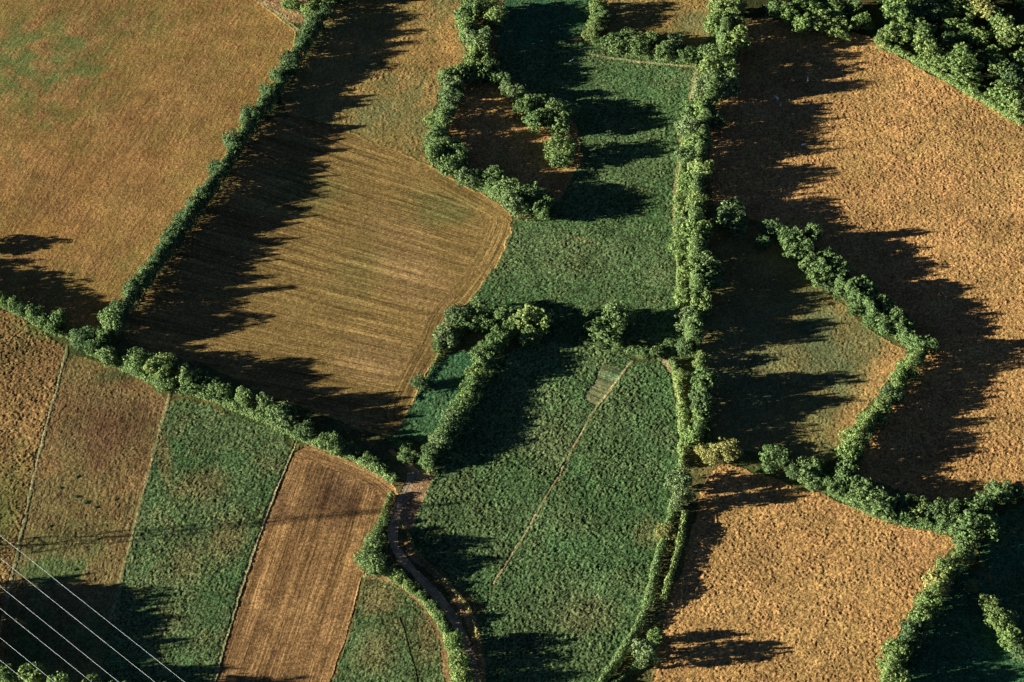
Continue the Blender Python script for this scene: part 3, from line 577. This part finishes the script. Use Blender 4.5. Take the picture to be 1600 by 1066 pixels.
hedge([(212, 455), (180, 500)], 14, 10, 'dark', 'dark undergrowth at the bottom end of the diagonal left hedgerow', 27, dens=6)
hedge([(-60, 445), (0, 472), (40, 493), (75, 512), (100, 522)], 12, 2.6, 'mid', 'low green hedge bottom along the rough field at the left edge', 2)
hedge([(112, 527), (150, 550), (215, 582), (262, 606), (310, 612), (360, 632), (420, 656), (470, 682), (530, 703), (590, 732), (618, 752)], 12, 3.2, 'mid', 'low green hedge bottom above the green crop strip and ploughed field', 3)
hedge([(783, 528), (755, 570), (735, 615), (705, 668), (672, 706)], 20, 5.5, 'mid', 'dense clipped hedge beside the small blue green field', 4)
hedge([(612, 690), (640, 705), (668, 725), (676, 738)], 14, 2.6, 'mid', 'low hedge along the bottom of the small blue green field', 5)
hedge([(690, 545), (715, 505), (760, 512), (830, 525)], 14, 3.0, 'mid', 'undergrowth below the tree row right of the stubble corner', 6)
hedge([(905, 527), (945, 533), (985, 545), (1030, 552), (1062, 545)], 17, 2.2, 'mid', 'low rounded hedge between the two big green crops', 7)
hedge([(752, 90), (705, 130), (684, 190), (682, 235), (705, 262), (745, 283), (800, 318), (850, 335)], 13, 5.0, 'mid', 'undergrowth round the left side of the clearing', 8)
hedge([(1132, 36), (1130, 104), (1108, 160), (1096, 214), (1090, 272), (1086, 326), (1088, 386), (1092, 436), (1088, 496), (1080, 541)], 16, 9.0, 'mid', 'tall dark undergrowth behind the central tree row', 9, dens=5)
hedge([(1100, 150), (1078, 170), (1070, 230), (1062, 290), (1058, 335), (1059, 390), (1064, 440), (1064, 500)], 10, 2.2, 'bright', 'low bright hedge along the left side of the central tree row', 31)
hedge([(1054, 575), (1063, 610), (1067, 650), (1068, 700), (1064, 730)], 12, 2.8, 'bright', 'narrow bright hedge right of the large crop field', 10)
hedge([(1054, 785), (1048, 810), (1036, 850), (1026, 880), (1018, 920), (1008, 958), (984, 1000), (966, 1030), (942, 1062), (920, 1095)], 13, 2.8, 'mid', 'narrow clipped hedge along the right edge of the large crop', 11, lump=.25)
hedge([(1070, 800), (1062, 850), (1048, 896), (1036, 938)], 11, 3.0, 'bright', 'second narrow hedge parallel to the clipped crop hedge', 12, lump=.25)
hedge([(1022, 1000), (1002, 1032), (980, 1050), (955, 1075)], 11, 2.0, 'mid', 'low hedge below the grey green ditch tree', 13)
hedge([(1243, 366), (1270, 406), (1309, 441), (1349, 480), (1394, 510), (1432, 536)], 13, 8.0, 'mid', 'undergrowth along the upper edge of the triangular pasture', 14, dens=5)
hedge([(1438, 555), (1412, 588), (1385, 630), (1355, 665), (1330, 705)], 16, 8.0, 'bright', 'thick hedge along the right of the triangular pasture', 15)
hedge([(1288, 758), (1318, 772), (1350, 790), (1410, 812), (1470, 822), (1510, 835)], 14, 6.0, 'mid', 'undergrowth along the top of the lower right field', 16)
hedge([(1498, 870), (1470, 915), (1445, 955), (1420, 1000), (1388, 1050), (1375, 1090)], 16, 7.0, 'bright', 'thick hedge bottom along the right of the lower field', 17)
hedge([(1540, 940), (1570, 985), (1610, 1035)], 17, 3.5, 'mid', 'hedge bottom in the bottom right corner', 18)
hedge([(930, 5), (926, 50), (945, 72), (1000, 82), (1060, 92), (1090, 95)], 15, 2.6, 'mid', 'low hedge round the top middle pasture corner', 19)
hedge([(1372, 68), (1410, 80), (1470, 115), (1530, 150), (1600, 190)], 14, 3.0, 'bright', 'undergrowth along the edge of the top right wood', 20)
hedge([(612, 770), (600, 808), (585, 845), (578, 880), (600, 892), (640, 918), (675, 950), (695, 985), (712, 1020), (724, 1066)], 10, 2.4, 'bright', 'low bright hedge along the left side of the farm track', 21)
hedge([(625, 812), (640, 838), (648, 862), (680, 892), (712, 925), (738, 960), (750, 1010), (754, 1066)], 5, 1.3, 'yellow', 'sparse scrub along the right bank of the farm track', 22, dens=1.2)
hedge([(782, 112), (800, 140), (822, 165), (842, 185), (872, 195), (878, 240)], 9, 2.4, 'mid', 'undergrowth below the tree line through the clearing', 28)
hedge([(1098, 585), (1098, 620), (1096, 655), (1086, 685)], 18, 8.5, 'mid', 'tall thicket between the trees right of the large crop field', 29)
hedge([(1090, 555), (1110, 650), (1104, 700)], 10, 4, 'mid', 'scrub along the left edge of the triangular pasture', 30)
hedge([(-60, 905), (-45, 960), (-50, 1060)], 20, 9, 'mid', 'unseen thick hedge added beyond the lower left edge for its shadow', 32)  # out of view, added to thicken the shadow over the lower left corner
hedge([(1050, 560), (1062, 575)], 16, 3, 'mid', 'small thicket at the top corner of the large crop', 23)
hedge([(728, 20), (735, 60), (750, 95), (770, 110)], 20, 7.5, 'bright', 'undergrowth below the tree clump above the clearing', 24)
hedge([(690, 548), (676, 575), (662, 602), (648, 625)], 5, 1.0, 'dark', 'thin dark scrub line between stubble and small blue green field', 25, dens=2.0)

# ------------------------------------------------------------------ cattle
WHITE = plain_mat('white_hide', (.86, .86, .84), .8, 0, .04)
def cow_mesh():
    me = bpy.data.meshes.new('cow')
    J = [((0, 0, 1.02), .36), ((.45, 0, 1.05), .35), ((.85, 0, 1.08), .30), ((1.15, 0, 1.22), .18), ((1.38, 0, 1.30), .15), ((1.62, 0, 1.16), .09),
         ((-.45, 0, 1.04), .37), ((-.8, 0, 1.10), .30), ((-.98, 0, 1.12), .10), ((-1.06, 0, .85), .04), ((-1.07, 0, .5), .045)]
    Ed = [(0, 1), (1, 2), (2, 3), (3, 4), (4, 5), (0, 6), (6, 7), (7, 8), (8, 9), (9, 10)]
    for s in (1, -1):
        b = len(J); J += [((.75, .19*s, .72), .15), ((.77, .19*s, .40), .075), ((.75, .19*s, .04), .065)]; Ed += [(2, b), (b, b+1), (b+1, b+2)]
        b = len(J); J += [((-.72, .20*s, .75), .18), ((-.80, .20*s, .45), .085), ((-.76, .20*s, .04), .065)]; Ed += [(7, b), (b, b+1), (b+1, b+2)]
        b = len(J); J += [((1.36, .18*s, 1.38), .05), ((1.34, .30*s, 1.36), .035)]; Ed += [(4, b), (b, b+1)]
    me.from_pydata([j[0] for j in J], Ed, []); me.update()
    return me, [j[1] for j in J]
cme, crad = cow_mesh()
def cow(px, py, rot, sc, label, name='cow'):
    p = g(px, py, .6)
    o = bpy.data.objects.new(name, cme); COL.objects.link(o)
    if not cme.materials: cme.materials.append(WHITE)
    o.location = (p[0], p[1], .12); o.rotation_euler = (0, 0, rot); o.scale = (sc*1.3,)*3
    sk = o.modifiers.new('skin', 'SKIN'); sb = o.modifiers.new('sub', 'SUBSURF'); sb.levels = 1; sb.render_levels = 1
    tag(o, label, 'cow', 'white cattle in the pastures'); return o
first = cow(1213, 154, -1.0, 1.15, 'white cow in deep shade in the right field, largest pale speck there')
if not cme.skin_vertices: pass
for v, r_ in zip(cme.skin_vertices[0].data, crad): v.radius = (r_, r_)
cme.skin_vertices[0].data[0].use_root = True
cow(1219.5, 165, 1.4, .62, 'white calf just below the largest cow in the shaded field')
cow(1262, 125, 1.5, .95, 'white cow in shade nearest the top right wood')
cow(1255, 227, .1, .85, 'white cow at the sunlit tip between two tree shadows')
cow(892, 96, .6, .85, 'white cow in tree shade at the top of the green crop')

# ------------------------------------------------------------------ power lines and their lattice pylons
STEEL = plain_mat('galvanised_steel', (.42, .43, .43), .55, .6, .1)
WIRE = plain_mat('aluminium_conductor', (.42, .50, .50), .55, .2, .1)
GLASS = plain_mat('insulator_glass', (.25, .32, .30), .3, 0, .05)
def bars(name, segs, r, mat, parent):
    bm = bmesh.new()
    for p, q in segs:
        p, q = Vector(p), Vector(q); d = (q-p).normalized(); a = d.orthogonal().normalized(); b = d.cross(a)
        A = [bm.verts.new(p+(a*x+b*y)*r) for x, y in ((1, 1), (-1, 1), (-1, -1), (1, -1))]
        B = [bm.verts.new(q+(a*x+b*y)*r) for x, y in ((1, 1), (-1, 1), (-1, -1), (1, -1))]
        for i in range(4): bm.faces.new((A[i], A[(i+1) % 4], B[(i+1) % 4], B[i]))
        bm.faces.new(A[::-1]); bm.faces.new(B)
    me = bpy.data.meshes.new(name); bm.to_mesh(me); bm.free(); return link(name, me, mat, parent)
ARMZ, HP = 41.0, 50.0
def pylon(p, ang, arm, label):
    root = bpy.data.objects.new('electricity_pylon', None); COL.objects.link(root)
    root.location = (p[0], p[1], 0); root.rotation_euler = (0, 0, ang)          # local y = across the line
    tag(root, label, 'pylon', 'electricity pylons')
    lv = [(0, 4.6), (9, 3.7), (17, 2.9), (24, 2.3), (30, 1.8), (36, 1.5), (43, 1.3), (HP, .25)]
    C = [(1, 1), (-1, 1), (-1, -1), (1, -1)]; sg = []
    for (z0, w0), (z1, w1) in zip(lv[:-1], lv[1:]):
        for i in range(4):
            a, b = C[i], C[(i+1) % 4]
            sg += [((a[0]*w0, a[1]*w0, z0), (a[0]*w1, a[1]*w1, z1)), ((a[0]*w0, a[1]*w0, z0), (b[0]*w1, b[1]*w1, z1)), ((b[0]*w0, b[1]*w0, z0), (a[0]*w1, a[1]*w1, z1)), ((a[0]*w1, a[1]*w1, z1), (b[0]*w1, b[1]*w1, z1))]
    bars('lattice_tower', sg, .11, STEEL, root)
    sg = []
    for x in (-1.3, 1.3):
        sg += [((x, -arm, ARMZ+2), (x, arm, ARMZ+2)), ((x*.7, -arm, ARMZ+2), (x*.7, 0, ARMZ+5)), ((x*.7, arm, ARMZ+2), (x*.7, 0, ARMZ+5))]
    k = np.linspace(-arm, arm, 13)
    for a, b in zip(k[:-1], k[1:]): sg += [((-1.3, a, ARMZ+2), (1.3, b, ARMZ+2)), ((1.3, a, ARMZ+2), (-1.3, a, ARMZ+2)), ((.9, a, ARMZ+2), (.9, (a+b)/2, ARMZ+2+3*(1-abs(a+b)/2/arm)))]
    bars('cross_arm', sg, .08, STEEL, root)
    for y in (-arm, 0, arm): bars('insulator', [((0, y, ARMZ+2), (0, y, ARMZ))], .2, GLASS, root)
LINES = [((0, 836), (288, 1066)), ((0, 872), (243, 1066)), ((0, 916), (187, 1066)), ((0, 950), (144, 1066)), ((0, 996), (86, 1066)), ((0, 1032), (42, 1066))]
def wpt(i, px):                                    # a point on conductor i (height ARMZ less sag handled below)
    (x0, y0), (x1, y1) = LINES[i]; return g(px, y0+(y1-y0)/(x1-x0)*(px-x0), ARMZ)
WLAB = ['uppermost of the six parallel power cables at bottom left', 'second power cable from the top of the six at bottom left', 'third power cable from the top of the six at bottom left',
        'fourth power cable from the top of the six at bottom left', 'fifth power cable from the top, above the corner cable', 'lowest and shortest power cable in the bottom left corner']
for grp, (pa, pb) in enumerate([(-112, 640), (-700, 560)]):
    A = wpt(grp*3+1, pa); B = wpt(grp*3+1, pb); d = (B-A)/np.linalg.norm(B-A); ang = math.atan2(d[1], d[0]); nrm = np.array([-d[1], d[0]])
    off = [float(np.dot(wpt(grp*3+k, 100)-A, nrm)) for k in range(3)]; arm = (abs(off[0])+abs(off[2]))/2
    for P, w in ((A, 'beyond the left edge'), (B, 'below the bottom edge')):
        pylon(P, ang, arm, 'steel lattice pylon of the %s cable trio, standing %s' % (('upper', 'lower')[grp], w))
    for k in range(3):
        cu = bpy.data.meshes.new('power_cable'); n = 60; Vt = []
        o0 = off[k] if k != 1 else 0.0
        L = np.linalg.norm(B-A); V = []; F = []
        for i in range(n+1):
            t = i/n; q = A+d*(L*t)+nrm*o0; z = ARMZ-.4*4*t*(1-t)
            for a in range(5):
                th = 2*math.pi*a/5; V.append((q[0]+nrm[0]*math.cos(th)*.04, q[1]+nrm[1]*math.cos(th)*.04, z+math.sin(th)*.04))
        for i in range(n):
            for a in range(5): F.append((i*5+a, i*5+(a+1) % 5, (i+1)*5+(a+1) % 5, (i+1)*5+a))
        o = link('power_cable', mesh_np('power_cable', V, np.array(F), True), WIRE); tag(o, WLAB[grp*3+k], 'power cable', 'power cables')
